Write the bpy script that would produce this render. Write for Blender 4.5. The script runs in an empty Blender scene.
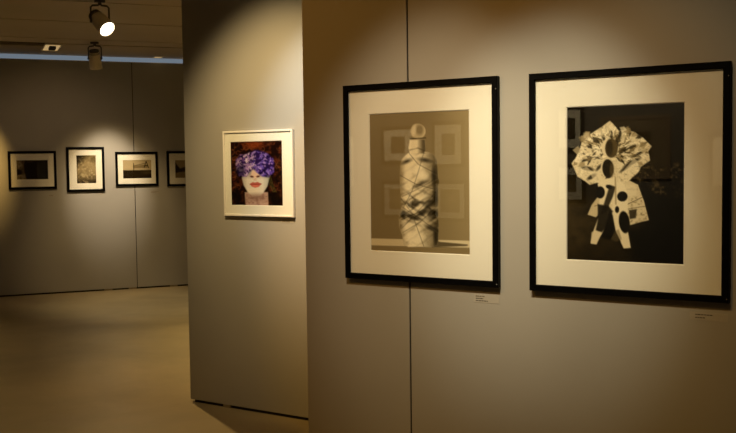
import bpy, bmesh, math, random
import numpy as np
from mathutils import Vector, Matrix, Euler

C = bpy.context.scene.collection
V = Vector

# ------------------------------------------------------------------ camera
F_PX = 940.0
PITCH, ROLL, EYE = 0.0556869, 0.0125013, 1.6
fw = V((0, math.cos(PITCH), -math.sin(PITCH)))
rt0 = V((1, 0, 0)); up0 = rt0.cross(fw)
rt = rt0 * math.cos(ROLL) - up0 * math.sin(ROLL)
up = up0 * math.cos(ROLL) + rt0 * math.sin(ROLL)
cam_d = bpy.data.cameras.new('camera'); cam = bpy.data.objects.new('camera', cam_d); C.objects.link(cam)
cam_d.sensor_width = 36.0; cam_d.sensor_fit = 'HORIZONTAL'; cam_d.lens = F_PX / 736 * 36
cam_d.clip_start = 0.05; cam_d.clip_end = 100
cam.matrix_world = Matrix(((rt.x, up.x, -fw.x, 0), (rt.y, up.y, -fw.y, 0), (rt.z, up.z, -fw.z, EYE), (0, 0, 0, 1)))
bpy.context.scene.camera = cam

# ------------------------------------------------------------------ world, exposure
vs = bpy.context.scene.view_settings
vs.view_transform = 'Standard'; vs.look = 'None'; vs.gamma = 1; vs.exposure = 0.0; vs.use_curve_mapping = False
W = bpy.data.worlds.new('dim_room'); bpy.context.scene.world = W; W.use_nodes = True
W.node_tree.nodes['Background'].inputs[0].default_value = (1.0, 0.66, 0.33, 1)
W.node_tree.nodes['Background'].inputs[1].default_value = 0.035

# wall planes:  n.p = d ; t runs to the right along the wall
A1, A3 = 1.00951, 1.965509
n1 = V((math.cos(A1), math.sin(A1), 0)); t1 = V((math.sin(A1), -math.cos(A1), 0))
n3 = V((math.cos(A3), math.sin(A3), 0)); t3 = V((math.sin(A3), -math.cos(A3), 0))
D1, D2, D3, D0 = 3.07995, 4.69987, 12.5344, -4.42005
CEIL = 3.03
def wp(n, t, d, s, z, off=0.0):      # a point on a wall: s along it, z up, off towards the room
    p = n * (d - off) + t * s; p.z = z; return p

# ------------------------------------------------------------------ picture spots out of the frame, plus added fill lamps
def spot(name, loc, target, watt, deg, blend=.9, col=(1, .80, .52), size=.05):
    l = bpy.data.lights.new(name, 'SPOT'); l.energy = watt; l.color = col
    l.spot_size = math.radians(deg); l.spot_blend = blend; l.shadow_soft_size = size
    o = bpy.data.objects.new(name, l); C.objects.link(o)
    o.location = loc; o.rotation_euler = (V(target) - V(loc)).to_track_quat('-Z', 'Y').to_euler()
    return o
WARM = (1, .79, .48)
# position (plane, s, height, distance from the wall) -> aim (s, height), cone, red / green / blue watts
def on1(s, z, off): return wp(n1, t1, D1, s, z, off)
def on2(s, z, off): return wp(n1, t1, D2, s, z, off)
def on3(s, z, off): return wp(n3, t3, D3, s, z, off)
LAMPS = [
    (on1(-1.15, 2.95, 1.50), on1(-1.22, 1.50, 0), 32, (122, 112, 80)),
    (on1(-1.45, 2.95, 1.50), on1(-1.68, 1.50, 0), 36, (88, 72, 46)),
    (on1(-1.15, 2.95, 1.60), on1(-1.28, 1.30, 0), 56, (32, 14, 2)),  # added wide fill, deep orange for the dimmer wall
    (on1(-1.15, 2.95, 1.50), on1(-1.25, 0.95, 0), 44, (20, 14, 3)),
    (on1(-0.75, 2.95, 1.50), on1(-0.80, 1.60, 0), 40, (27, 20, 11)),
    (on1(-2.60, 2.95, 2.00), on1(-2.30, 1.20, 0), 80, (45, 20, 3)),  # added wide fill towards the left end
    (on2(-3.15, 2.95, 1.25), on2(-3.20, 1.80, 0), 48, (92, 100, 101)),
    (on2(-3.20, 2.95, 1.30), on2(-3.10, 1.25, 0), 40, (135, 65, 2)),
    (on2(-3.40, 2.95, 1.40), on2(-3.60, 1.75, 0), 60, (168, 118, 53)),
    (on3(1.52, 2.95, 1.30), on3(1.58, 1.43, 0), 34, (208, 164, 110)),
    (on3(1.52, 2.95, 1.40), on3(1.60, 1.00, 0), 54, (88, 58, 24)),
    (on3(-.25, 2.95, 1.30), on3(-.12, 1.72, 0), 38, (290, 170, 44)),
    (on3(0.80, 2.95, 1.80), on3(0.90, 1.10, 0), 95, (13, 8, 4)),  # added weak fill over the whole far wall
    (on3(1.90, 2.98, 1.6), on3(1.90, 0, 1.4), 60, (138, 105, 54)),
    ((-0.3, 9.0, 2.98), (-0.3, 9.0, 0), 92, (330, 235, 95)),  # added behind the middle wall so floor bounce lifts the ceiling
    ((-2.5, 8.6, 2.98), (-2.5, 8.4, 0), 84, (26, 18, 8)),  # added fill for the floor
]
FRONT = (165, 125, 70)           # the row that lights the wall behind the camera
SPOT1 = (230, 146, 52)             # the visible lit track spotlight
SPOT2 = (12, 8, 4)            # the visible track spotlight seen from behind
AMBIENT = (.03, .014, .005)

for loc_, aim_, deg_, rgb_ in LAMPS:
    w_ = max(rgb_)
    if w_ > 0: spot('spot_and_fill_light', loc_, aim_, w_, deg_, col=[c / w_ for c in rgb_])
for s in (-6.6, -5.3, -3.9, -2.6):
    if max(FRONT) > 0: spot('spot_and_fill_light', wp(n1, t1, D0, s, 2.95, -1.5), wp(n1, t1, D0, s, 1.6), max(FRONT), 75, col=[c / max(FRONT) for c in FRONT])
W.node_tree.nodes['Background'].inputs[0].default_value = (*AMBIENT, 1)
W.node_tree.nodes['Background'].inputs[1].default_value = 1.0

# ------------------------------------------------------------------ materials
def mat(name, col, rough=.6, metal=0, spec=.5, noise=None, bump=0, bscale=200, emit=None, estr=0):
    m = bpy.data.materials.new(name); m.use_nodes = True
    nt = m.node_tree; b = nt.nodes['Principled BSDF']
    b.inputs['Base Color'].default_value = (*col, 1); b.inputs['Roughness'].default_value = rough
    b.inputs['Metallic'].default_value = metal; b.inputs['Specular IOR Level'].default_value = spec
    tc = nt.nodes.new('ShaderNodeTexCoord')
    if noise:
        sc, amt = noise
        n = nt.nodes.new('ShaderNodeTexNoise'); n.inputs['Scale'].default_value = sc; n.inputs['Detail'].default_value = 5
        nt.links.new(tc.outputs['Object'], n.inputs['Vector'])
        r = nt.nodes.new('ShaderNodeValToRGB')
        r.color_ramp.elements[0].position = .3; r.color_ramp.elements[1].position = .7
        r.color_ramp.elements[0].color = (*[c * (1 - amt) for c in col], 1)
        r.color_ramp.elements[1].color = (*[min(1, c * (1 + amt)) for c in col], 1)
        nt.links.new(n.outputs['Fac'], r.inputs['Fac']); nt.links.new(r.outputs['Color'], b.inputs['Base Color'])
    if bump:
        n2 = nt.nodes.new('ShaderNodeTexNoise'); n2.inputs['Scale'].default_value = bscale
        nt.links.new(tc.outputs['Object'], n2.inputs['Vector'])
        bp = nt.nodes.new('ShaderNodeBump'); bp.inputs['Strength'].default_value = bump; bp.inputs['Distance'].default_value = .002
        nt.links.new(n2.outputs['Fac'], bp.inputs['Height']); nt.links.new(bp.outputs['Normal'], b.inputs['Normal'])
    if emit:
        b.inputs['Emission Color'].default_value = (*emit, 1); b.inputs['Emission Strength'].default_value = estr
    return m
M_wall = mat('grey_wall_paint', (.37, .36, .335), .55, spec=.35, noise=(2.0, .03), bump=.15, bscale=350)
M_wallfar = mat('cool_grey_wall_paint', (.36, .36, .35), .55, spec=.35, noise=(2.0, .03), bump=.15, bscale=350)
M_dark = mat('dark_gap', (.012, .011, .010), .9, noise=(20, .2))
M_foot = mat('levelling_foot', (.22, .18, .12), .5, noise=(20, .1))
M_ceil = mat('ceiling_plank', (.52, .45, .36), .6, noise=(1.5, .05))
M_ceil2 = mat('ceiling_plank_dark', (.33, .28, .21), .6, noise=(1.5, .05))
M_black = mat('black_painted_wood', (.0018, .0018, .0022), .5, spec=.06, noise=(60, .3))
M_white = mat('white_painted_wood', (.82, .80, .76), .35, noise=(60, .02))
M_mat = mat('cream_mat_board', (.90, .885, .84), .85, spec=.2, noise=(150, .015))
M_matw = mat('white_mat_board', (.90, .89, .86), .85, spec=.2, noise=(150, .01))
M_core = mat('mat_board_core', (.85, .83, .76), .8, noise=(100, .02))
M_brown = mat('brown_mat_board', (.22, .17, .11), .8, noise=(60, .03))
M_back = mat('backing_board', (.20, .15, .10), .8, noise=(30, .1))
M_metal = mat('brushed_metal_pin', (.55, .53, .5), .3, 1, noise=(80, .1))
M_card = mat('caption_card', (.40, .38, .34), .5, noise=(80, .02))
M_ink = mat('caption_ink', (.06, .05, .04), .6, noise=(80, .1))
M_lamp = mat('lamp_housing_grey', (.80, .74, .62), .45, noise=(30, .05))
M_lampd = mat('lamp_bracket_dark', (.07, .065, .06), .4, noise=(30, .1))
M_glow = mat('lit_lamp_lens', (.9, .9, .8), .3, noise=(40, .02), emit=(1, .86, .62), estr=14)
M_down = mat('downlight_reflector', (.7, .6, .4), .4, noise=(40, .02), emit=(1, .68, .30), estr=.38)
M_strip = mat('pale_blue_daylight_glow', (.1, .11, .12), .4, noise=(3, .03), emit=(.13, .165, .205), estr=1.0)

def floor_mat():
    m = bpy.data.materials.new('polished_concrete'); m.use_nodes = True
    nt = m.node_tree; b = nt.nodes['Principled BSDF']; L = nt.links
    tc = nt.nodes.new('ShaderNodeTexCoord')
    n = nt.nodes.new('ShaderNodeTexNoise'); n.inputs['Scale'].default_value = .9; n.inputs['Detail'].default_value = 6; n.inputs['Roughness'].default_value = .6
    n.inputs['Distortion'].default_value = .4
    L.new(tc.outputs['Object'], n.inputs['Vector'])
    r = nt.nodes.new('ShaderNodeValToRGB'); e = r.color_ramp.elements
    e[0].position = .32; e[0].color = (.30, .255, .17, 1); e[1].position = .68; e[1].color = (.42, .35, .225, 1)
    L.new(n.outputs['Fac'], r.inputs['Fac']); L.new(r.outputs['Color'], b.inputs['Base Color'])
    n2 = nt.nodes.new('ShaderNodeTexNoise'); n2.inputs['Scale'].default_value = 3.5; n2.inputs['Detail'].default_value = 4
    L.new(tc.outputs['Object'], n2.inputs['Vector'])
    mr = nt.nodes.new('ShaderNodeMapRange'); mr.inputs['To Min'].default_value = .30; mr.inputs['To Max'].default_value = .48
    L.new(n2.outputs['Fac'], mr.inputs['Value']); L.new(mr.outputs['Result'], b.inputs['Roughness'])
    bp = nt.nodes.new('ShaderNodeBump'); bp.inputs['Strength'].default_value = .25; bp.inputs['Distance'].default_value = .004
    L.new(n2.outputs['Fac'], bp.inputs['Height']); L.new(bp.outputs['Normal'], b.inputs['Normal'])
    return m
M_floor = floor_mat()

def glass_mat():
    m = bpy.data.materials.new('picture_glass'); m.use_nodes = True
    nt = m.node_tree; nt.nodes.clear()
    o = nt.nodes.new('ShaderNodeOutputMaterial'); mx = nt.nodes.new('ShaderNodeMixShader')
    tr = nt.nodes.new('ShaderNodeBsdfTransparent'); gl = nt.nodes.new('ShaderNodeBsdfGlossy'); lw = nt.nodes.new('ShaderNodeLayerWeight')
    pw = nt.nodes.new('ShaderNodeMath'); pw.operation = 'POWER'; pw.inputs[1].default_value = 5     # Schlick reflectance of one surface
    fr = nt.nodes.new('ShaderNodeMath'); fr.operation = 'MULTIPLY_ADD'; fr.inputs[1].default_value = .957; fr.inputs[2].default_value = .043
    nt.links.new(lw.outputs['Facing'], pw.inputs[0]); nt.links.new(pw.outputs[0], fr.inputs[0])
    tr.inputs[0].default_value = (.985, .99, .98, 1); gl.inputs['Roughness'].default_value = .012
    nt.links.new(fr.outputs[0], mx.inputs[0]); nt.links.new(tr.outputs[0], mx.inputs[1]); nt.links.new(gl.outputs[0], mx.inputs[2])
    nt.links.new(mx.outputs[0], o.inputs[0])
    return m
M_glass = glass_mat()

def print_mat(name='photographic_paper', rough=.45):
    m = bpy.data.materials.new(name); m.use_nodes = True
    nt = m.node_tree; b = nt.nodes['Principled BSDF']
    a = nt.nodes.new('ShaderNodeVertexColor'); a.layer_name = 'print'
    nt.links.new(a.outputs['Color'], b.inputs['Base Color'])
    b.inputs['Roughness'].default_value = rough; b.inputs['Specular IOR Level'].default_value = .08
    return m
M_print = print_mat()

# ------------------------------------------------------------------ mesh helpers
def mesh_obj(name, verts, faces, material, parent=None, smooth=False):
    me = bpy.data.meshes.new(name); me.from_pydata([tuple(v) for v in verts], [], faces); me.update()
    bm = bmesh.new(); bm.from_mesh(me); bmesh.ops.recalc_face_normals(bm, faces=bm.faces); bm.to_mesh(me); bm.free()
    if smooth: me.polygons.foreach_set('use_smooth', [True] * len(me.polygons))
    o = bpy.data.objects.new(name, me); C.objects.link(o)
    if material: me.materials.append(material)
    if parent: o.parent = parent
    return o
BOXF = [(0, 1, 3, 2), (4, 6, 7, 5), (0, 4, 5, 1), (2, 3, 7, 6), (0, 2, 6, 4), (1, 5, 7, 3)]
def box_vf(x0, x1, y0, y1, z0, z1):
    return [(x, y, z) for x in (x0, x1) for y in (y0, y1) for z in (z0, z1)], BOXF
class MB:
    def __init__(s): s.v = []; s.f = []
    def add(s, v, f):
        k = len(s.v); s.v += [tuple(a) for a in v]; s.f += [tuple(i + k for i in q) for q in f]
    def box(s, *a): s.add(*box_vf(*a))
    def wallbox(s, n, t, d, s0, s1, z0, z1, off0, off1):   # off measured towards the room
        s.add([wp(n, t, d, a, z, o) for a in (s0, s1) for o in (off0, off1) for z in (z0, z1)], BOXF)
    def lathe(s, prof, M=Matrix(), N=24, cap=True):        # prof: (r, h) along local z
        k = len(prof); vs_ = []
        for r, h in prof:
            for i in range(N):
                a = 2 * math.pi * i / N; vs_.append(M @ V((r * math.cos(a), r * math.sin(a), h)))
        fs = [(j * N + i, j * N + (i + 1) % N, (j + 1) * N + (i + 1) % N, (j + 1) * N + i) for j in range(k - 1) for i in range(N)]
        if cap: fs += [tuple(range(N))[::-1], tuple((k - 1) * N + i for i in range(N))]
        s.add(vs_, fs)
    def tube(s, pts, r, N=8):
        pts = [V(p) for p in pts]; vs_ = []; fs = []
        for i, p in enumerate(pts):
            d = (pts[min(i + 1, len(pts) - 1)] - pts[max(i - 1, 0)]).normalized()
            q = d.to_track_quat('Z', 'Y')
            for j in range(N):
                a = 2 * math.pi * j / N; vs_.append(p + q @ V((r * math.cos(a), r * math.sin(a), 0)))
        for i in range(len(pts) - 1):
            for j in range(N): fs.append((i * N + j, i * N + (j + 1) % N, (i + 1) * N + (j + 1) % N, (i + 1) * N + j))
        fs += [tuple(range(N))[::-1], tuple((len(pts) - 1) * N + j for j in range(N))]
        s.add(vs_, fs)
    def build(s, name, material, parent=None, smooth=False): return mesh_obj(name, s.v, s.f, material, parent, smooth)
def bevel(o, w, seg=2):
    m = o.modifiers.new('bevel', 'BEVEL'); m.width = w; m.segments = seg; m.limit_method = 'ANGLE'
def struct(o): o['kind'] = 'structure'; return o
def empty(name, loc, rz=0):
    o = bpy.data.objects.new(name, None); C.objects.link(o); o.location = loc; o.rotation_euler = (0, 0, rz); o.empty_display_size = .1; return o
def tag(o, label, cat, group=None):
    o['label'] = label; o['category'] = cat
    if group: o['group'] = group
    return o

# ------------------------------------------------------------------ room shell
b = MB(); b.box(-16, 7, -10, 19, -.12, 0); struct(b.build('floor', M_floor))
WT = 2.955                                     # top of the hanging walls
def wall(name, n, t, d, s0, s1, z0=.02, z1=WT, m=M_wall, th=.10):
    b = MB(); b.wallbox(n, t, d, s0, s1, z0, z1, 0, -th); o = b.build(name, m); bevel(o, .002, 1); return struct(o)
# right wall (two panels with a seam), standing wall in the middle, far wall (two panels), facing wall behind the camera
wall('wall_right', n1, t1, D1, -2.238, -1.757)
wall('wall_right', n1, t1, D1, -1.751, 1.6)
b = MB(); b.wallbox(n1, t1, D1, -1.757, -1.751, .02, WT, -.004, -.02); struct(b.build('trim_1', M_dark))
wall('wall_middle', n1, t1, D2, -4.401, -1.2)
wall('wall_back', n3, t3, D3, -6.5, 1.917, m=M_wallfar)
wall('wall_back', n3, t3, D3, 1.925, 7.0, m=M_wallfar)
b = MB(); b.wallbox(n3, t3, D3, 1.917, 1.925, .02, WT, -.004, -.02); struct(b.build('trim_2', M_dark))
wall('wall_front', n1, t1, D0, -9.5, 2.0, z0=0, th=-.10, m=mat('dark_grey_wall_paint', (.13, .125, .115), .6, spec=.3, noise=(2.0, .03)))
# recessed near-black strips: gap shade put in as colour, broken by the feet
def gap_strip(name, n, t, d, s0, s1):
    b = MB(); b.wallbox(n, t, d, s0, s1, 0, .02, -.012, -.09); struct(b.build(name, M_dark))
gap_strip('gap_shade_right', n1, t1, D1, -2.22, 1.6)
gap_strip('gap_shade_middle', n1, t1, D2, -4.37, -1.2)
gap_strip('gap_shade_back', n3, t3, D3, -6.5, 7.0)
b = MB()
for s in (-4.08,): b.wallbox(n1, t1, D2, s - .03, s + .03, 0, .0199, -.001, -.011)
for s in (-3.0, -1.9): b.wallbox(n1, t1, D2, s - .03, s + .03, 0, .0199, -.001, -.011)
for s in (.15, 1.55, 1.86, 2.4): b.wallbox(n3, t3, D3, s - .05, s + .05, 0, .0199, -.001, -.011)
struct(b.build('trim_3', M_foot))
# pale blue strip above the far wall: its daylight tint is put in as emission
b = MB(); b.wallbox(n3, t3, D3, -6.5, 7.0, WT + .008, CEIL - .008, -.02, -.04); struct(b.build('blue_glow_strip', M_strip))
b = MB(); b.wallbox(n3, t3, D3, -6.5, 7.0, WT, WT + .008, -.001, -.09)
b.wallbox(n3, t3, D3, -6.5, 7.0, CEIL - .008, CEIL, .01, -.09); struct(b.build('trim_4', M_lamp))

# ceiling of wide planks parallel to the far wall
def plank(bm_, o0, o1, s0=-8, s1=9, z=CEIL, th=.03):       # offsets measured back from the far wall
    bm_.wallbox(n3, t3, D3, s0, s1, z, z + th, o0, o1)
G = .034
b = MB()
edges = [1.09, 1.53, 2.84, 4.03, 5.22, 6.41, 7.60, 8.79, 9.98, 11.17, 12.36, 13.55, 14.74, 15.93, 17.12]
for a, c in zip(edges[:-1], edges[1:]):
    plank(b, a + (.03 if a == 1.09 else G / 2), c - G / 2, z=CEIL)
plank(b, -.09, 1.09 - G / 2, s0=.80, z=CEIL - .003)
struct(b.build('ceiling', M_ceil))
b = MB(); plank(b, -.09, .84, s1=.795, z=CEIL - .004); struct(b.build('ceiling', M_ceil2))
b = MB(); b.wallbox(n3, t3, D3, -8, 9, CEIL + .10, CEIL + .14, -.2, 17.2); struct(b.build('ceiling', M_dark))

# ------------------------------------------------------------------ print painter
class Canvas:
    """a small raster in drawing units; the corners x0,x1 and the (slanting) top and bottom edges are given"""
    def __init__(s, w, h, x0, x1, ytl, ytr, ybl, ybr, col):
        s.w, s.h = w, h
        u, v = np.meshgrid(np.linspace(0, 1, w), np.linspace(0, 1, h))
        z0, z1 = 1 / (ybl - ytl), 1 / (ybr - ytr)          # drawing units follow a slanting view of the sheet
        k = u * z1 / ((1 - u) * z0 + u * z1)
        s.X = x0 + (x1 - x0) * k
        yt = ytl + (ytr - ytl) * k; yb = ybl + (ybr - ybl) * k
        s.Y = yt + (yb - yt) * v
        s.px = (x1 - x0) / w
        s.c = np.ones((h, w, 3)) * np.array(col)
    def put(s, m, col, a=1.0):
        m = (m * a)[..., None]; s.c = s.c * (1 - m) + np.array(col) * m
    def mul(s, m, k): s.c = s.c * (1 + m * (k - 1))[..., None]
    def ell(s, cx, cy, rx, ry, rot=0, soft=.6):
        a = math.radians(rot); dx, dy = s.X - cx, s.Y - cy
        u = (dx * math.cos(a) + dy * math.sin(a)) / rx; v = (-dx * math.sin(a) + dy * math.cos(a)) / ry
        d = (np.sqrt(u * u + v * v) - 1) * min(rx, ry)
        return np.clip(.5 - d / soft, 0, 1)
    def seg(s, a, b):
        ax, ay = a; bx, by = b; dx, dy = bx - ax, by - ay; L = dx * dx + dy * dy + 1e-9
        t = np.clip(((s.X - ax) * dx + (s.Y - ay) * dy) / L, 0, 1)
        return np.hypot(s.X - ax - t * dx, s.Y - ay - t * dy)
    def poly(s, pts, soft=.6):
        ins = np.zeros(s.X.shape, bool); D = np.full(s.X.shape, 1e9)
        for i in range(len(pts)):
            (x1, y1), (x2, y2) = pts[i - 1], pts[i]
            if y1 != y2:
                c = ((y1 > s.Y) != (y2 > s.Y)) & (s.X < (x2 - x1) * (s.Y - y1) / (y2 - y1) + x1); ins ^= c
            D = np.minimum(D, s.seg(pts[i - 1], pts[i]))
        return np.clip(.5 + np.where(ins, D, -D) / soft, 0, 1)
    def line(s, pts, w, soft=.5):
        D = np.full(s.X.shape, 1e9)
        for i in range(len(pts) - 1): D = np.minimum(D, s.seg(pts[i], pts[i + 1]))
        return np.clip(.5 - (D - w / 2) / soft, 0, 1)
    def noise(s, sx, sy, seed, oct=3):
        r = np.zeros(s.X.shape); amp = 1; tot = 0
        for k in range(oct):
            rs = np.random.RandomState(seed + k); g = rs.rand(80, 80)
            x = (s.X - s.X.min()) / sx * 2 ** k; y = (s.Y - s.Y.min()) / sy * 2 ** k
            xi = np.floor(x).astype(int); yi = np.floor(y).astype(int); fx = x - xi; fy = y - yi
            fx = fx * fx * (3 - 2 * fx); fy = fy * fy * (3 - 2 * fy)
            a = g[yi % 80, xi % 80]; b_ = g[yi % 80, (xi + 1) % 80]; c_ = g[(yi + 1) % 80, xi % 80]; d_ = g[(yi + 1) % 80, (xi + 1) % 80]
            r += amp * ((a * (1 - fx) + b_ * fx) * (1 - fy) + (c_ * (1 - fx) + d_ * fx) * fy); tot += amp; amp *= .55
        return r / tot
    def obj(s, name, width, height, parent, z0, y):
        """a flat grid carrying the picture as colour attribute"""
        w, h = s.w, s.h
        xs = np.linspace(-width / 2, width / 2, w); zs = np.linspace(z0 + height, z0, h)
        X, Z = np.meshgrid(xs, zs)
        co = np.stack([X, np.full_like(X, y), Z], -1).reshape(-1, 3)
        i = np.arange(w * h).reshape(h, w)
        q = np.stack([i[:-1, :-1], i[1:, :-1], i[1:, 1:], i[:-1, 1:]], -1).reshape(-1, 4)
        me = bpy.data.meshes.new(name)
        me.vertices.add(w * h); me.vertices.foreach_set('co', co.ravel())
        me.loops.add(q.size); me.loops.foreach_set('vertex_index', q.ravel().astype(np.int32))
        me.polygons.add(len(q)); me.polygons.foreach_set('loop_start', np.arange(0, q.size, 4, dtype=np.int32))
        me.polygons.foreach_set('loop_total', np.full(len(q), 4, dtype=np.int32))
        me.update(calc_edges=True)
        ca = me.color_attributes.new('print', 'FLOAT_COLOR', 'POINT')
        rgb = np.clip(s.c, 0, 1) ** 2.2
        ca.data.foreach_set('color', np.concatenate([rgb.reshape(-1, 3), np.ones((w * h, 1))], 1).ravel().astype(np.float32))
        me.materials.append(M_print)
        o = bpy.data.objects.new(name, me); C.objects.link(o); o.parent = parent
        return o
def tone(v, warm=1.7):      # toned black-and-white paper
    f = 1 - min(v, 1)
    return (v, v * (1 - .04 - .16 * f), v * (1 - .14 - .45 * f))

# ------------------------------------------------------------------ framed pictures
def ring(w, h, prof, z_mid):
    """sweep a profile (inset from the outer edge, y) round a rectangle with mitred corners"""
    vs_ = []
    for ins, y in prof:
        x = w / 2 - ins; z = h / 2 - ins
        vs_ += [(-x, y, z_mid - z), (x, y, z_mid - z), (x, y, z_mid + z), (-x, y, z_mid + z)]
    k = len(prof); fs = []
    for j in range(k):
        jn = (j + 1) % k
        for i in range(4):
            fs.append((j * 4 + i, j * 4 + (i + 1) % 4, jn * 4 + (i + 1) % 4, jn * 4 + i))
    return vs_, fs
def picture(name, n, t, d, s0, s1, z0, z1, face, depth, canvas, pr, frame_m, mat_m, label, cat='picture', group=None, inward=1, lip=.008):
    """s0..s1, z0..z1 outer frame on the wall; pr = (s0, s1, z0, z1) of the print; local y+ points into the wall"""
    w, h = s1 - s0, z1 - z0; sc = (s0 + s1) / 2
    loc = wp(n, t, d, sc, z0, .0 * inward)
    xdir = t * inward
    root = empty(name, loc, math.atan2(xdir.y, xdir.x)); tag(root, label, cat, group)
    b = .0025
    prof = [(0, -.004), (0, -depth + b), (b, -depth), (face - b, -depth), (face, -depth + b), (face, -depth + lip), (face - .004, -depth + lip), (face - .004, -.004)]
    mesh_obj('frame', *ring(w, h, prof, h / 2), frame_m, root)
    # mat board with a bevelled window
    px0, px1 = (pr[0] - sc) * inward, (pr[1] - sc) * inward
    px0, px1 = min(px0, px1), max(px0, px1); pz0, pz1 = pr[2] - z0, pr[3] - z0
    ox, oz0, oz1 = w / 2 - face + .003, face - .003, h - face + .003
    ym = -depth + lip + .0045; yb = ym + .003
    def rect(x0, x1, a0, a1, y): return [(x0, y, a0), (x1, y, a0), (x1, y, a1), (x0, y, a1)]
    v = rect(-ox, ox, oz0, oz1, ym) + rect(px0, px1, pz0, pz1, ym) + rect(px0 + .003, px1 - .003, pz0 + .003, pz1 - .003, yb) + rect(-ox, ox, oz0, oz1, yb)
    f = []
    for a, c in ((0, 4), (4, 8), (8, 12), (12, 0)):
        for i in range(4): f.append((a + i, a + (i + 1) % 4, c + (i + 1) % 4, c + i))
    mesh_obj('mat', v, f, mat_m, root)
    p = canvas.obj('photograph_print', px1 - px0, pz1 - pz0, root, pz0, yb + .0008)
    p.location.x = (px0 + px1) / 2
    g = MB(); g.box(-ox, ox, ym - .0035, ym - .0015, oz0, oz1); g.build('glass_pane', M_glass, root)
    k = MB(); k.box(-ox, ox, yb + .002, yb + .005, oz0, oz1); k.build('backing_board', M_back, root)
    return root, w, h

# --- bottle print
def bottle_print():
    c = Canvas(170, 215, 369.2, 468.9, 114.5, 109.6, 249.8, 255.5, tone(.52))
    c.put(np.clip((180 - c.Y) / 80, 0, 1), tone(.58), .45)
    c.put(c.noise(14, 18, 3), tone(.46), .22)
    c.put(np.clip((c.X - 430) / 40, 0, 1), tone(.64), .5)
    # the shelf under the bottle
    yt = 237 + (c.X - 370) * .035
    c.put(np.clip((c.Y - yt) / .8, 0, 1), tone(.84))
    c.put(np.clip((c.Y - yt) / .8, 0, 1) * np.clip((c.X - 436) / 8, 0, 1) * (c.Y < yt + 4), tone(.85), .5)
    ye = 244.8 + (c.X - 370) * .035
    c.put(np.clip((c.Y - ye) / .8, 0, 1), tone(.53))
    c.put(np.clip(1 - abs(c.Y - ye) / .8, 0, 1), tone(.36), .8)
    ys = 249.8 + (c.X - 370) * .045
    c.put(np.clip((c.Y - ys) / .8, 0, 1), tone(.66), .6)
    # cast shadow to the right
    c.put(c.poly([(434, 240), (438, 241.5), (466, 244.5), (466, 246), (430, 247)], 1.2), tone(.22), .75)
    body = [(404.5, 155), (409, 151.5), (421, 151.5), (427, 152), (432, 154.5), (435.5, 160), (436.3, 170), (436.8, 178), (438, 181), (436.6, 186),
            (436, 210), (436.8, 225), (436.2, 240), (435, 245), (431, 246.3), (406, 246.3), (401.5, 244), (400, 234), (397.2, 226), (397, 217), (399.4, 209),
            (399, 195), (398.4, 178), (399, 166), (400.6, 159)]
    bm_ = c.poly([(x + .4, y) for x, y in body], .9)
    c.put(bm_, tone(.93))
    u = np.clip((c.X - 399) / 37, 0, 1)
    c.put(bm_ * np.clip((u - .50) / .50, 0, 1) ** 1.2, tone(.28), .9)
    c.put(bm_ * np.clip((.16 - u) / .16, 0, 1), tone(.48), .7)
    c.put(bm_ * np.exp(-((u - .27) / .16) ** 2), tone(1.0), .7)
    # cloth folds: slanting bands of light and shade, deeper round the middle
    mid = np.exp(-((c.Y - 207) / 22) ** 2)
    w1 = c.Y * .62 + (c.X - 418) * .42 + 3 * c.noise(10, 10, 6); w2 = c.Y * .50 - (c.X - 418) * .34 + 4 * c.noise(9, 9, 7)
    c.put(bm_ * np.clip(np.sin(w1) * 1.4 - .5, 0, 1) * (.15 + .85 * mid), tone(.22), .55)
    c.put(bm_ * np.clip(np.sin(w2) * 1.5 - .6, 0, 1) * mid * mid, tone(.12), .75)
    c.put(bm_ * np.clip(np.sin(w1 + 2.4) * 1.5 - .8, 0, 1) * mid, tone(.97), .5)
    c.put(bm_ * np.clip(c.noise(6, 4, 11) * 2.6 - 1.4, 0, 1), tone(.35), .3)
    for e in [(413, 203, 5, 3.2, -20), (408, 215, 8, 2.6, 22), (421, 212, 6.5, 2.8, -28), (428, 203, 6, 3.5, -25), (431, 214, 5, 5, 10), (434, 196, 2.6, 8, 0), (415, 218, 5, 1.6, 10),
              (406, 161, 4.5, 1.6, -25), (424, 160, 6, 1.7, 12), (433, 176, 2.4, 9, 0), (430, 228, 6, 2.0, 25), (434, 236, 2, 9, 0), (419, 184, 6, 1.5, -28), (402, 214, 1.8, 4, 0)]:
        c.put(bm_ * c.ell(*e, soft=2.8), tone(.10), .78)
    for e in [(404, 197, 3.2, 4.5, 0), (407, 176, 3.6, 9, 0), (413, 237, 9, 5.5, 0), (404, 226, 3, 5, 0), (420, 206.5, 4.5, 1.3, -30), (413, 209.5, 6, 1.4, -25), (418, 171, 5, 6, 0), (424, 219, 5, 1.3, -25),
              (412, 156.5, 5.5, 2, 0), (422, 197.5, 6, 1.4, -25), (408, 189, 4, 2, -20), (423, 176, 4, 4, 0)]:
        c.put(bm_ * c.ell(*e, soft=3.4), tone(1.0), .6)
    for pts in [[(423, 152), (417, 172), (411, 190), (402, 207)], [(436, 178), (420, 187), (401, 196)], [(399, 197), (410, 212), (422, 246)],
                [(437, 190), (420, 207), (400, 228)], [(399, 175), (415, 184), (437, 190)], [(400, 206), (418, 218), (437, 232)], [(437, 205), (418, 222), (401, 232)],
                [(408, 153), (417, 164), (436, 174)], [(400, 219), (419, 211), (437, 199)], [(408, 152.6), (424, 153.2)]]:
        c.put(bm_ * c.line(pts, .45, .8), tone(.16), .7)
        c.put(bm_ * c.line([(x, y + 1.1) for x, y in pts], .3, .8), tone(.95), .25)
    # neck and stopper
    nk = c.poly([(409, 140), (424, 139.5), (424.8, 150), (423, 153), (409, 153.5), (407.6, 148)], .9)
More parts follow.
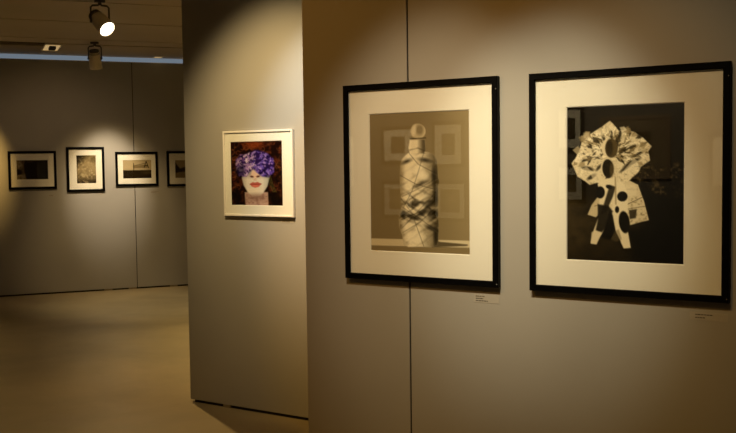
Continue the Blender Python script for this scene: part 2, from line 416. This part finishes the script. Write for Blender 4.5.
    c.put(nk, tone(.95)); c.put(nk * c.line([(409, 150), (417, 148), (424, 151)], 1.2, 1), tone(.35), .6); c.put(nk * np.clip((c.X - 416) / 6, 0, 1), tone(.26), .85); c.put(nk * c.ell(413, 146, 3, 4, 0, 3), tone(.95), .6)
    st = c.ell(417.3, 131.4, 7.4, 7.5, 0, .9)
    c.put(st, tone(.78)); c.put(st * c.ell(419, 130, 4, 5, 0, 3), tone(.42), .6)
    c.put(st * np.clip((c.X - 421) / 4, 0, 1), tone(.85), .5); c.put(c.ell(413, 131, 2.2, 5.5, 10, 2), tone(.95), .65)
    c.put(c.line([(409.5, 138.6), (425, 138)], .9), tone(.18), .8)
    return c

# --- paper figure print
def figure_print():
    c = Canvas(190, 240, 567, 684.6, 107.5, 102.3, 258.5, 264, tone(.10))
    c.put(np.clip((c.Y - 195) / 30, 0, 1) * np.clip((650 - c.X) / 70, 0, 1), tone(.27), .9)
    c.put(np.clip((c.Y - 238) / 22, 0, 1), tone(.12), .7)
    c.put(np.clip(1 - abs(c.Y - 205) / 26, 0, 1) * np.clip((600 - c.X) / 30, 0, 1), tone(.36), .6)
    c.put(c.noise(7, 5, 2), tone(.04), .5)
    c.put(c.poly([(640, 190), (685, 198), (685, 262), (634, 260), (632, 232), (650, 222)], 8), tone(.02), .8)
    # dark leafy thing at the right
    lf = c.poly([(640, 158), (652, 166), (664, 163), (676, 160), (685, 168), (685, 196), (668, 198), (652, 192), (636, 182)], 4)
    c.put(lf, tone(.04), .8); c.put(lf * np.clip(c.noise(2.6, 2.4, 31, 2) * 3.4 - 1.9, 0, 1), tone(.34), .8)
    rs = np.random.RandomState(5)
    ruff = [(572, 163), (576, 158), (580, 150), (582, 142), (591, 134), (602, 127), (610, 121), (613, 124), (619, 131), (626, 130.5), (634, 132), (643, 138), (651.5, 146), (648, 151), (650, 160), (641, 166), (638, 172), (632, 177), (626, 184),
            (612, 178), (607, 173), (604, 184), (597, 182), (590, 184), (585, 180), (578, 176), (575, 169)]
    r = c.poly(ruff, 1.0)
    c.put(r, tone(.88))
    # crumpled newsprint: angular facets fanning out from the face
    for k in range(230):
        a = rs.uniform(math.radians(140), math.radians(400)); rad = rs.uniform(8, 40)
        x = 610 + math.cos(a) * rad; y = 153 + math.sin(a) * rad * .78
        a2 = a + rs.uniform(-.7, .7); L = rs.uniform(2, 6.5); wd = rs.uniform(1.0, 3.2); ca, sa = math.cos(a2), math.sin(a2)
        q = [(x - ca * L - sa * wd * rs.rand(), y - sa * L + ca * wd * rs.rand()), (x - sa * wd, y + ca * wd), (x + ca * L, y + sa * L), (x + sa * wd, y - ca * wd * rs.rand())]
        c.put(r * c.poly(q, .8), tone(rs.choice([1.0, 1.0, .92, .85, .60, .36, .12])), .75)
    for k in range(70):
        a = rs.uniform(math.radians(150), math.radians(395)); rad = rs.uniform(10, 38)
        x = 610 + math.cos(a) * rad; y = 153 + math.sin(a) * rad * .78
        a2 = a + rs.uniform(-.8, .8); L = rs.uniform(1, 3.5)
        c.put(r * c.line([(x, y), (x + math.cos(a2) * L, y + math.sin(a2) * L)], .7, .8), tone(.13), .7)
    tx = np.clip(c.noise(1.6, 1.1, 8, 2) * 3 - 1.6, 0, 1)
    c.put(r * tx, tone(.38), .5)
    for e in [(588, 168, 6, 2, 10), (592, 176, 5, 2, -30), (599, 167, 4, 1.4, -50), (620, 134, 1.6, 6, 10), (617, 143, 1.6, 5, 0), (632, 162, 9, 2.0, -28), (625, 168, 6, 1.6, -35), (604, 139, 3, 1.1, 60), (584, 160, 3, 1.2, -10), (639, 153, 6, 1.2, -30)]:
        c.put(r * c.ell(*e, soft=1.4), tone(.09), .8)
    for pl in [[(578, 170), (587, 166), (593, 172), (584, 180)], [(590, 172), (601, 170), (603, 180), (595, 182)], [(622, 172), (634, 158), (641, 163), (630, 174)], [(597, 131), (609, 122), (613, 128), (602, 136)]]:
        c.put(c.poly(pl, 1.2), tone(.9), .6)
    for k in range(18):     # torn paper edges sticking out of the ruff
        a = rs.uniform(math.radians(150), math.radians(390)); ca, sa = math.cos(a), math.sin(a)
        x = 611 + ca * 33; y = 152 + sa * 25; L = rs.uniform(4, 9); q = rs.uniform(2.5, 4.5)
        c.put(c.poly([(x - sa * q, y + ca * q), (x + ca * L * .6, y + sa * L * .6), (x + sa * q, y - ca * q), (x - ca * 4, y - sa * 4)], 1), tone(rs.choice([.95, .8, .6])), .7)
    # right skirt and left skirt
    sk = c.poly([(622, 183), (630, 180), (638, 184), (644, 200), (649, 219), (640, 221), (630, 224), (624, 215)], .9)
    c.put(sk, tone(.84)); c.put(sk * np.clip(c.noise(2.4, 1.8, 14, 2) * 3 - 1.6, 0, 1), tone(.42), .6)
    c.put(sk * c.poly([(629, 209), (637, 208), (636, 217), (630, 218)], 1.2), tone(.14), .85)
    c.put(sk * c.line([(624, 205), (643, 196)], .8), tone(.2), .7); c.put(sk * c.line([(628, 208), (646, 205)], .7), tone(.25), .6)
    c.put(c.poly([(625, 184), (638, 184), (636, 194), (627, 196)], 1), tone(.88), .8)
    c.put(c.poly([(598, 196), (592, 204), (588, 213.5), (596, 216), (603, 210), (606, 196)], .9), tone(.78))
    c.put(c.line([(595, 205), (603, 203)], .7), tone(.25), .6)
    # torso and legs, white with dark spots
    torso = c.poly([(598, 183), (606, 178), (616, 176), (625, 184), (628, 196), (628, 210), (622, 222), (606, 222), (598, 212), (600, 198)], 1)
    c.put(torso, tone(.90))
    legL = c.poly([(603, 205), (613, 203), (609, 222), (600, 236), (596.5, 243), (591, 242), (593, 232), (598, 218)], .9); c.put(legL, tone(.86))
    legR = c.poly([(613, 205), (627, 205), (627, 224), (631, 246.5), (624, 247), (616, 230), (613, 218)], .9); c.put(legR, tone(.90))
    c.put(c.poly([(610, 210), (613, 214), (616, 231), (621, 240), (609, 238), (601, 236), (606, 224)], 1.4), tone(.05), .95)
    c.put(c.poly([(598, 203), (609, 205), (613, 210), (610, 222), (602, 231), (596, 229), (598, 219)], 1.6), tone(.07), .9)
    c.put(c.poly([(610, 184), (616, 186), (613, 196), (606, 212), (601, 213)], 1.4), tone(.09), .85)
    c.put(c.poly([(592, 231), (596, 229), (601, 233), (597, 243), (591, 242)], 1), tone(.86), .8)
    for e in [(600.5, 191.5, 4.6, 6, 0), (622.5, 195.5, 5.2, 5, 0), (617.3, 208.5, 2.1, 3.3, 0), (624.5, 221, 5.4, 11, -8), (609, 186, 3, 2, 20), (632, 232, 3, 4, 0)]:
        c.put(c.ell(*e, soft=.9), tone(.05))
    c.put(c.line([(615.5, 177), (616, 203)], 1.5, 1), tone(.55), .7)
    c.put(c.poly([(615, 230), (619, 228), (622, 238), (617, 240), (611, 238)], 1.2), tone(.45), .5)
    # mask: pale crescent and brown hollow
    c.put(c.ell(608.4, 147.5, 6.6, 9.2, 0, .9), tone(.88)); c.put(c.ell(611.6, 148, 6.4, 9.4, 0, .9), tone(.30)); c.put(c.ell(609.6, 147.5, 3.4, 7.8, 0, 1.6), tone(.12), .8)
    c.put(c.ell(607.5, 167, 6.2, 9.8, -4, .9), tone(.86)); c.put(c.ell(608.2, 168, 5.6, 9.2, -4, .9), tone(.06)); c.put(c.ell(612, 169, 2.2, 7, 0, 1.4), tone(.36), .7)
    c.put(c.line([(616, 158), (618, 181)], 1.2, 1), tone(.8), .6)
    c.c = np.clip(c.c * 1.02, 0, 1)
    return c

# --- colour portrait with flowers over the eyes
def portrait_print():
    c = Canvas(150, 160, 230.4, 282.8, 142, 140.4, 205.2, 206, (.11, .05, .035))
    hair = c.noise(5, 4, 21)
    c.put(np.clip(hair * 3 - 1.4, 0, 1), (.38, .20, .13), .75)
    c.put(np.clip(c.noise(3, 5, 25) * 3.4 - 1.9, 0, 1), (.03, .02, .02), .8)
    rs = np.random.RandomState(9)
    for k in range(95):     # curls
        side = rs.rand()
        x = rs.uniform(231, 240) if side < .35 else (rs.uniform(271, 283) if side < .75 else rs.uniform(240, 274)); y = rs.uniform(143, 203) if side < .75 else rs.uniform(141, 149)
        rr = rs.uniform(1.5, 4.2); a0 = rs.uniform(0, 6.28)
        pts = [(x + rr * math.cos(a0 + q * .45), y + rr * math.sin(a0 + q * .45)) for q in range(9)]
        col = [(.50, .27, .17), (.60, .37, .25), (.30, .13, .09), (.42, .28, .20)][rs.randint(4)]
        c.put(c.line(pts, .7, .9), col, .55)
    c.put(c.ell(254, 144.5, 9, 4, 0, 4), (.58, .26, .12), .6)
    c.put(c.ell(236, 197, 5, 8, 0, 4), (.03, .02, .02), .8); c.put(c.ell(275, 199, 6, 7, 0, 4), (.04, .03, .02), .8)
    # neck and face
    nk = c.poly([(244, 192), (244.5, 206.5), (268, 206.5), (267.5, 192)], 1.4)
    c.put(nk, (.74, .62, .58)); c.put(nk * np.clip(c.noise(2, 1.6, 4, 2) * 2.6 - 1.1, 0, 1), (.40, .24, .22), .5)
    face = c.poly([(242, 168), (241.6, 178), (243, 185), (247, 192), (252, 196.2), (258, 196.4), (263, 192.6), (267, 186), (269, 178), (269.4, 168), (256, 160)], 1.4)
    c.put(face, (.88, .84, .80))
    c.put(face * np.clip((c.X - 262) / 8, 0, 1), (.56, .60, .60), .75)
    c.put(face * np.clip((247 - c.X) / 7, 0, 1), (.54, .52, .52), .7)
    c.put(face * np.clip((c.Y - 193) / 6, 0, 1), (.62, .50, .46), .8)
    c.put(face * np.clip((179 - c.Y) / 5, 0, 1), (.40, .36, .42), .5)
    c.put(c.ell(254, 190.5, 6, 3.2, 0, 4), (.93, .86, .77), .5)
    c.put(c.ell(256, 197, 9, 3.2, 0, 5), (.46, .34, .30), .55)
    # nose
    c.put(c.poly([(252, 170), (257.4, 170), (259.6, 176), (254.8, 178.6), (250, 176)], 1.6), (.92, .78, .70), .9)
    c.put(c.ell(251.6, 176.5, 1.7, .9, 10, 1), (.25, .08, .07), .85); c.put(c.ell(257.8, 176.3, 1.7, .9, -10, 1), (.25, .08, .07), .85)
    c.put(c.ell(254.8, 179.4, 1.6, 1.2, 0, 1.4), (.78, .62, .54), .5)
    # lips
    c.put(c.poly([(249, 184), (252.4, 181.9), (254.6, 182.5), (257, 181.7), (261.4, 183.7), (258, 186.8), (254.6, 187.6), (251.5, 186.5)], .9), (.74, .40, .36))
    c.put(c.ell(255, 186, 3, .8, 0, 1), (.92, .50, .42), .7); c.put(c.line([(249.6, 184), (255, 184.1), (261, 183.8)], .5, .6), (.42, .07, .07), .8)
    # flowers
    fl = c.poly([(237, 172), (239, 176), (246, 176), (249, 172), (253, 168.5), (257, 172), (262, 176), (269, 177), (273.5, 172), (274.5, 165), (273, 158), (268, 154), (262, 151), (255, 150), (247, 154), (240, 155), (236, 160), (235.5, 166)], 2.2)
    c.put(fl, (.16, .09, .32))
    for k in range(150):
        x = rs.uniform(235, 275); y = rs.uniform(150, 177)
        if x < 253: col = [(.74, .60, .84), (.58, .44, .76), (.90, .82, .94), (.22, .14, .42)][rs.randint(4)]
        else: col = [(.46, .36, .80), (.32, .24, .64), (.68, .56, .90), (.13, .09, .30)][rs.randint(4)]
        c.put(fl * c.ell(x, y, rs.uniform(1.0, 2.6), rs.uniform(.6, 1.4), rs.uniform(0, 180), .8), col, .75)
    for k in range(44):
        x = rs.uniform(237, 273); y = rs.uniform(152, 175); r_ = rs.uniform(1.6, 3.0)
        lt = x < 254
        for q in range(5):
            a = q * 1.257 + rs.uniform(0, 1.2)
            c.put(np.minimum(1, fl * 1.3) * c.ell(x + math.cos(a) * r_ * .6, y + math.sin(a) * r_ * .6, r_ * rs.uniform(.3, .6), r_ * rs.uniform(.14, .3), math.degrees(a), .7),
                  ((.92, .84, .95) if rs.rand() < .4 else (.66, .52, .82)) if lt else ((.72, .60, .94) if rs.rand() < .3 else (.40, .30, .74)), .7)
        if rs.rand() < .6: c.put(fl * c.ell(x + r_, y + r_ * .6, r_ * .6, r_ * .35, rs.uniform(0, 180), 1), (.09, .05, .22), .75)
    c.put(c.ell(240, 171, 4.5, 6, 20, 3), (.06, .05, .18), .6)
    for x in (268, 269.6, 271): c.put(c.line([(x - 1, 175), (x + 1.5, 184), (x + 5, 192)], .5, .8), (.50, .52, .28), .6)
    return c

# --- the small far prints
def far_tunnel():
    c = Canvas(80, 56, 0, 32, 0, 0, 21, 21, tone(.05))
    c.put(c.poly([(0, 0), (9, 0), (7.5, 5), (8, 12), (9, 16), (10, 21), (0, 21)], 1.5), tone(.55), .9)
    c.put(c.ell(3, 5, 3, 4, 0, 3), tone(.82), .7); c.put(c.ell(1.5, 13, 4, 3, 0, 2), tone(.06), .9); c.put(c.poly([(0, 16), (8, 15.5), (10, 21), (0, 21)], 1), tone(.75), .8)
    c.put(c.ell(13, 1.2, 5, 1.6, 0, 2), tone(.34), .6); c.put(c.noise(2, 2, 3) * (c.X < 11), tone(.1), .6)
    return c
def far_texture():
    c = Canvas(56, 80, 0, 20, 0, 0, 29, 29, tone(.58))
    c.put(np.clip(c.noise(3.5, 3, 4) * 2.4 - .8, 0, 1), tone(.30), .6); c.put(np.clip(1 - (c.X + c.Y) / 16, 0, 1), tone(.10), .9)
    c.put(np.clip((c.Y - 21) / 8, 0, 1), tone(.10), .9); c.put(c.ell(13, 14, 6, 7, 20, 6), tone(.66), .5)
    c.put(np.clip(c.noise(2.2, 2, 9, 2) * 4 - 2.2, 0, 1), tone(.85), .5); c.put(np.clip(1 - (c.X + c.Y * .7) / 11, 0, 1), tone(.05), .9)
    return c
def far_pier():
    c = Canvas(80, 52, 0, 29, 0, 0, 19, 19, tone(.72))
    c.put(np.clip((c.Y - 10) / 1, 0, 1), tone(.13)); c.put(c.noise(2, 1, 2) * (c.Y > 10.5), tone(.24), .5)
    c.put(c.poly([(10.5, 6), (20, 5), (25, 5), (25, 8), (10.5, 8.6)], .6), tone(.52)); c.put(c.line([(11, 3.5), (11, 10.5)], .6), tone(.2))
    c.put(c.line([(10.5, 6), (22, 3.6)], .5), tone(.35)); c.put(c.line([(21.5, 8), (23.7, 1.5), (26, 8)], .7), tone(.15)); c.put(c.line([(22.2, 5.8), (25, 5.8)], .5), tone(.15))
    c.put(c.ell(25, 13, 5, 1.6, 0, 2), tone(.34), .6)
    return c
def far_tree():
    c = Canvas(70, 52, 0, 28, 0, 0, 19, 19, tone(.66))
    c.put(c.poly([(0, 2), (2.5, 6), (5, 9), (12, 7), (18, 9), (18, 12), (5, 13), (0, 14)], 1.6), tone(.13), .95)
    c.put(c.poly([(0, 14), (28, 11), (28, 19), (0, 19)], 1), tone(.46), .8); c.put(c.ell(24, 7, 5, 4, 0, 3), tone(.25), .8)
    return c
def plain_print(v, seed):
    c = Canvas(24, 30, 0, 20, 0, 0, 25, 25, tone(v)); c.put(c.noise(4, 4, seed), tone(v * .5), .7)
    c.put(c.ell(10, 12, 5, 7, 0, 5), tone(v + .15), .4); return c

r3, w3, h3 = picture('framed_photograph', n1, t1, D1, -2.031, -1.379, 1.155, 1.904, .0225, .025, bottle_print(), (-1.920, -1.494, 1.265, 1.792), M_black, M_mat,
    'black framed sepia photograph of a cloth wrapped bottle tied with cord, nearer the wall seam', 'picture')
r4, w4, h4 = picture('framed_photograph', n1, t1, D1, -1.261, -.600, 1.153, 1.903, .022, .025, figure_print(), (-1.131, -.738, 1.264, 1.785), M_black, M_mat,
    'black framed photograph of a crumpled newspaper figure with dark spots, at the far right', 'picture')
for r, w, h in ((r3, w3, h3), (r4, w4, h4)):      # small corner pins on the frame
    for x, z in (((w / 2 - .005), .012), ((w / 2 - .005), h - .045)):
        k = MB(); k.lathe([(.002, 0), (.002, .001), (.0012, .0016)], Matrix.Translation((x, -.025, z)) @ Matrix.Rotation(math.pi / 2, 4, 'X'), 10)
        k.build('corner_pin', M_metal, r)
picture('framed_photograph', n1, t1, D2, -4.048, -3.486, 1.275, 1.823, .014, .024, portrait_print(), (-3.993, -3.573, 1.344, 1.754), M_white, M_matw,
    'white framed square colour portrait with purple flowers over the eyes, alone on the middle wall', 'picture', lip=.005)
FG = 'black framed photographs on the far wall'
far = [((.377, .950, 1.336, 1.816), far_tunnel(), (.476, .850, 1.459, 1.703), 'black framed landscape photograph with a nearly black image, leftmost on the far wall'),
       ((1.072, 1.541, 1.292, 1.864), far_texture(), (1.194, 1.436, 1.396, 1.758), 'black framed upright photograph of mottled grey texture on the far wall'),
       ((1.678, 2.224, 1.350, 1.799), far_pier(), (1.772, 2.141, 1.449, 1.692), 'black framed landscape photograph of a pier against pale sky, crossing the far wall seam'),
       ((2.342, 2.900, 1.336, 1.804), far_tree(), (2.452, 2.806, 1.447, 1.686), 'black framed photograph partly hidden behind the middle wall edge, rightmost on the far wall')]
for o_, cv, pr, lab in far:
    picture('framed_photograph', n3, t3, D3, *o_, .031, .022, cv, pr, M_black, M_mat, lab, 'picture', FG)
# pictures on the wall behind the camera, which show as reflections in the two large panes
RG = 'framed pictures on the facing wall, seen reflected in glass'
OUT = .045
refl = [((-7.40, -6.83, 1.31, 1.96), 'reflected at the left edge of the bottle picture'),
        ((-6.36, -5.95, 1.64, 2.04), 'reflected upper left of the bottle'), ((-5.61, -5.24, 1.59, 2.08), 'reflected upper right of the bottle'),
        ((-6.36, -5.95, .94, 1.34), 'reflected lower left of the bottle'), ((-5.61, -5.20, .91, 1.34), 'reflected lower right of the bottle'),
        ((-3.97, -3.71, 1.76, 2.20), 'reflected upper left of the newspaper figure'), ((-3.97, -3.69, 1.16, 1.53), 'reflected lower left of the newspaper figure'),
        ((-3.43, -2.73, 1.44, 2.06), 'reflected large and dim above the newspaper figure'), ((-2.24, -1.80, 1.32, 1.84), 'reflected at the right edge of the newspaper figure picture')]
for i, ((a, c_, z0, z1), where) in enumerate(refl):
    big = i == 7
    dx, dz = (c_ - a) * .24, (z1 - z0) * .22
    if i in (3, 4): dx, dz = (c_ - a) * .16, (z1 - z0) * .16
    cv = plain_print([.5, .28, .35, .62, .66, .25, .5, .42, .5][i], 40 + i)
    # seen from the room this wall runs the other way
    picture('framed_photograph', -n1, -t1, -D0, -c_ - OUT, -a + OUT, z0 - OUT, z1 + OUT, OUT, .030, cv, (-c_ + dx, -a - dx, z0 + dz, z1 - dz), M_black if not big else M_back, M_mat if not big else M_brown,
            'black framed picture ' + where, 'picture', RG)

# ------------------------------------------------------------------ caption labels
def caption(n, t, d, s0, s1, z0, z1, rows, label):
    w, h = s1 - s0, z1 - z0
    root = empty('caption_label', wp(n, t, d, (s0 + s1) / 2, z0), math.atan2(t.y, t.x)); tag(root, label, 'label', 'small caption labels beside the photographs')
    k = MB(); k.box(-w / 2, w / 2, -.0009, -.0002, 0, h); k.build('card', M_card, root)
    k = MB(); rs = np.random.RandomState(int(abs(s0) * 100))
    for j, (x1, x2) in enumerate(rows):
        zc = h * (1 - (j + .75) / (len(rows) + .6)); x = x1 * w - w / 2
        while x < x2 * w - w / 2:
            L = rs.uniform(.004, .011); k.box(x, min(x + L, x2 * w - w / 2), -.0012, -.0009, zc - .0016, zc + .0016); x += L + .0018
    k.build('printed_text', M_ink, root)
caption(n1, t1, D1, -1.486, -1.384, 1.094, 1.123, [(.08, .42), (.08, .38), (.08, .55)], 'small caption card below right corner of the bottle photograph')
caption(n1, t1, D1, -.722, -.606, 1.090, 1.115, [(.15, .62), (.15, .42)], 'small caption card below right corner of the newspaper figure photograph')
caption(n1, t1, D2, -3.600, -3.500, 1.238, 1.262, [(.1, .8), (.1, .7)], 'small caption card below right corner of the white framed portrait')
caption(n3, t3, D3, .840, .915, 1.240, 1.262, [(.1, .9), (.1, .8)], 'small caption card below the nearly black photograph on the far wall')
caption(n3, t3, D3, 1.452, 1.525, 1.250, 1.270, [(.1, .9)], 'small caption card below the mottled upright photograph on the far wall')
caption(n3, t3, D3, 2.115, 2.240, 1.255, 1.278, [(.1, .9), (.1, .6)], 'small caption card below right corner of the pier photograph')

# ------------------------------------------------------------------ track spotlights
def on_ceiling(x, y, z):                       # where the line of sight of that pixel meets height z
    d = fw + rt * ((x - 368) / F_PX) + up * ((216.5 - y) / F_PX); k = (z - EYE) / d.z
    return V((0, 0, EYE)) + d * k
def spotlight(top, axis, R, L, drop, side, label, watt, deg, lit):
    """top: point on the ceiling; axis: direction the lamp points; drop: pivot below the ceiling"""
    axis = axis.normalized(); root = empty('track_spotlight', top); tag(root, label, 'spotlight', 'track spotlights under the ceiling')
    piv = V((0, 0, -drop)); side = (side - axis * side.dot(axis)); side.z = 0; side.normalize()
    # adapter on the ceiling
    k = MB(); k.box(-.045, .045, -.018, .018, -.022, 0); k.lathe([(.016, -.045), (.016, -.022)], Matrix(), 16)
    a = k.build('track_adapter', M_lampd, root); a.rotation_euler = (0, 0, math.atan2(side.y, side.x)); bevel(a, .003)
    # yoke: an inverted U carrying the can
    k = MB(); w = R + .004; zt = -.045
    for sg in (-1, 1):
        k.tube([side * (sg * .01) + V((0, 0, zt)), side * (sg * w * .8) + V((0, 0, zt - .004)), side * (sg * w) + V((0, 0, zt - .02)), side * (sg * w) + piv], .0085, 8)
    k.build('yoke', M_lampd, root, True)
    for sg in (-1, 1):
        k = MB(); k.lathe([(.016, -.008), (.018, 0), (.012, .009)], Matrix.Translation(side * (sg * w) + piv) @ (side * sg).to_track_quat('Z', 'Y').to_matrix().to_4x4(), 14)
        k.build('pivot_knob', M_lampd, root)
    Mx = Matrix.Translation(piv - axis * L * .38) @ axis.to_track_quat('Z', 'Y').to_matrix().to_4x4()
    k = MB(); k.lathe([(R * .35, -.012), (R * .62, -.010), (R * .74, .0), (R * .80, .012), (R * .92, L * .30), (R * .97, L * .55), (R, L * .92), (R, L), (R * .93, L), (R * .90, L * .93), (R * .60, L * .70), (R * .25, L * .60)], Mx, 32)
    k.build('housing', M_lamp, root, True)
    k = MB(); k.lathe([(R * .70, -.026), (R * .76, -.022), (R * .78, -.004), (R * .74, .002)], Mx, 32)
    for q in range(5): k.lathe([(R * .84, .010 + q * .010), (R * .84, .014 + q * .010)], Mx, 28)
    k.build('cooling_cap', M_lampd, root, False)
    k = MB(); k.lathe([(R * .915, L - .012), (R * .90, L - .010), (R * .6, L - .005), (R * .2, L - .002), (.002, L - .0015)], Mx, 32)
    k.build('lens', M_glow, root, True)
    l = bpy.data.lights.new('lamp_light', 'SPOT'); l.energy = max(max(watt), .001); l.spot_size = math.radians(deg); l.spot_blend = 1; l.color = [c / max(max(watt), .001) for c in watt]; l.shadow_soft_size = .05
    o = bpy.data.objects.new('lamp_light', l); C.objects.link(o); o.parent = root
    o.location = piv + axis * (L * .5 + .03); o.rotation_euler = axis.to_track_quat('-Z', 'Y').to_euler()
    return root
ax1 = fw * -.40 + rt * .60 + up * -.62
spotlight(on_ceiling(99.5, 0, CEIL), ax1, .072, .20, .180, rt, 'lit track spotlight with glowing round lens, hanging nearer under the ceiling', SPOT1, 115, True)
ax2 = fw * .42 + up * -.90 + rt * .0
spotlight(on_ceiling(94.5, 42, CEIL), ax2, .070, .19, .185, rt, 'dim track spotlight seen from behind, in front of the pale strip', SPOT2, 75, True)

# ------------------------------------------------------------------ recessed ceiling downlights
def downlight(c, w, d, label, shield=True):
    root = empty('recessed_downlight', V((c.x, c.y, CEIL)), math.atan2(t3.y, t3.x)); tag(root, label, 'ceiling light', 'recessed square downlights in the ceiling')
    def rg(a, b_, z0, z1):
        k = MB(); o = []
        for (x, y, z) in ((a[0], a[1], z0), (b_[0], b_[1], z1)): o += [(-x, -y, z), (x, -y, z), (x, y, z), (-x, y, z)]
        k.add(o, [(i, (i + 1) % 4, 4 + (i + 1) % 4, 4 + i) for i in range(4)]); return k
    prof = [(w + .012, d + .012, -.001), (w + .012, d + .012, -.012), (w, d, -.012), (w, d, -.001)]
    v = []; f = []
    for x, y, z in prof: v += [(-x, -y, z), (x, -y, z), (x, y, z), (-x, y, z)]
    for j in range(4):
        for i in range(4): f.append((j * 4 + i, j * 4 + (i + 1) % 4, ((j + 1) % 4) * 4 + (i + 1) % 4, ((j + 1) % 4) * 4 + i))
    mesh_obj('trim_ring', v, f, M_lamp, root)
    k = MB(); k.box(-w, w, -d, d, -.006, -.0012); k.build('reflector', M_down, root)
    if shield:
        k = MB(); k.box(-w * .40, w * .46, -.16, .02, -.040, -.0062); s_ = k.build('black_baffle', M_dark, root); bevel(s_, .004)
downlight(on_ceiling(51.5, 47, CEIL), .085, .29, 'square recessed downlight with black centre, left of the rear spotlight')
downlight(on_ceiling(158, 56.6, CEIL), .05, .07, 'tiny glowing recessed downlight close above the far wall strip, near the middle wall', False)
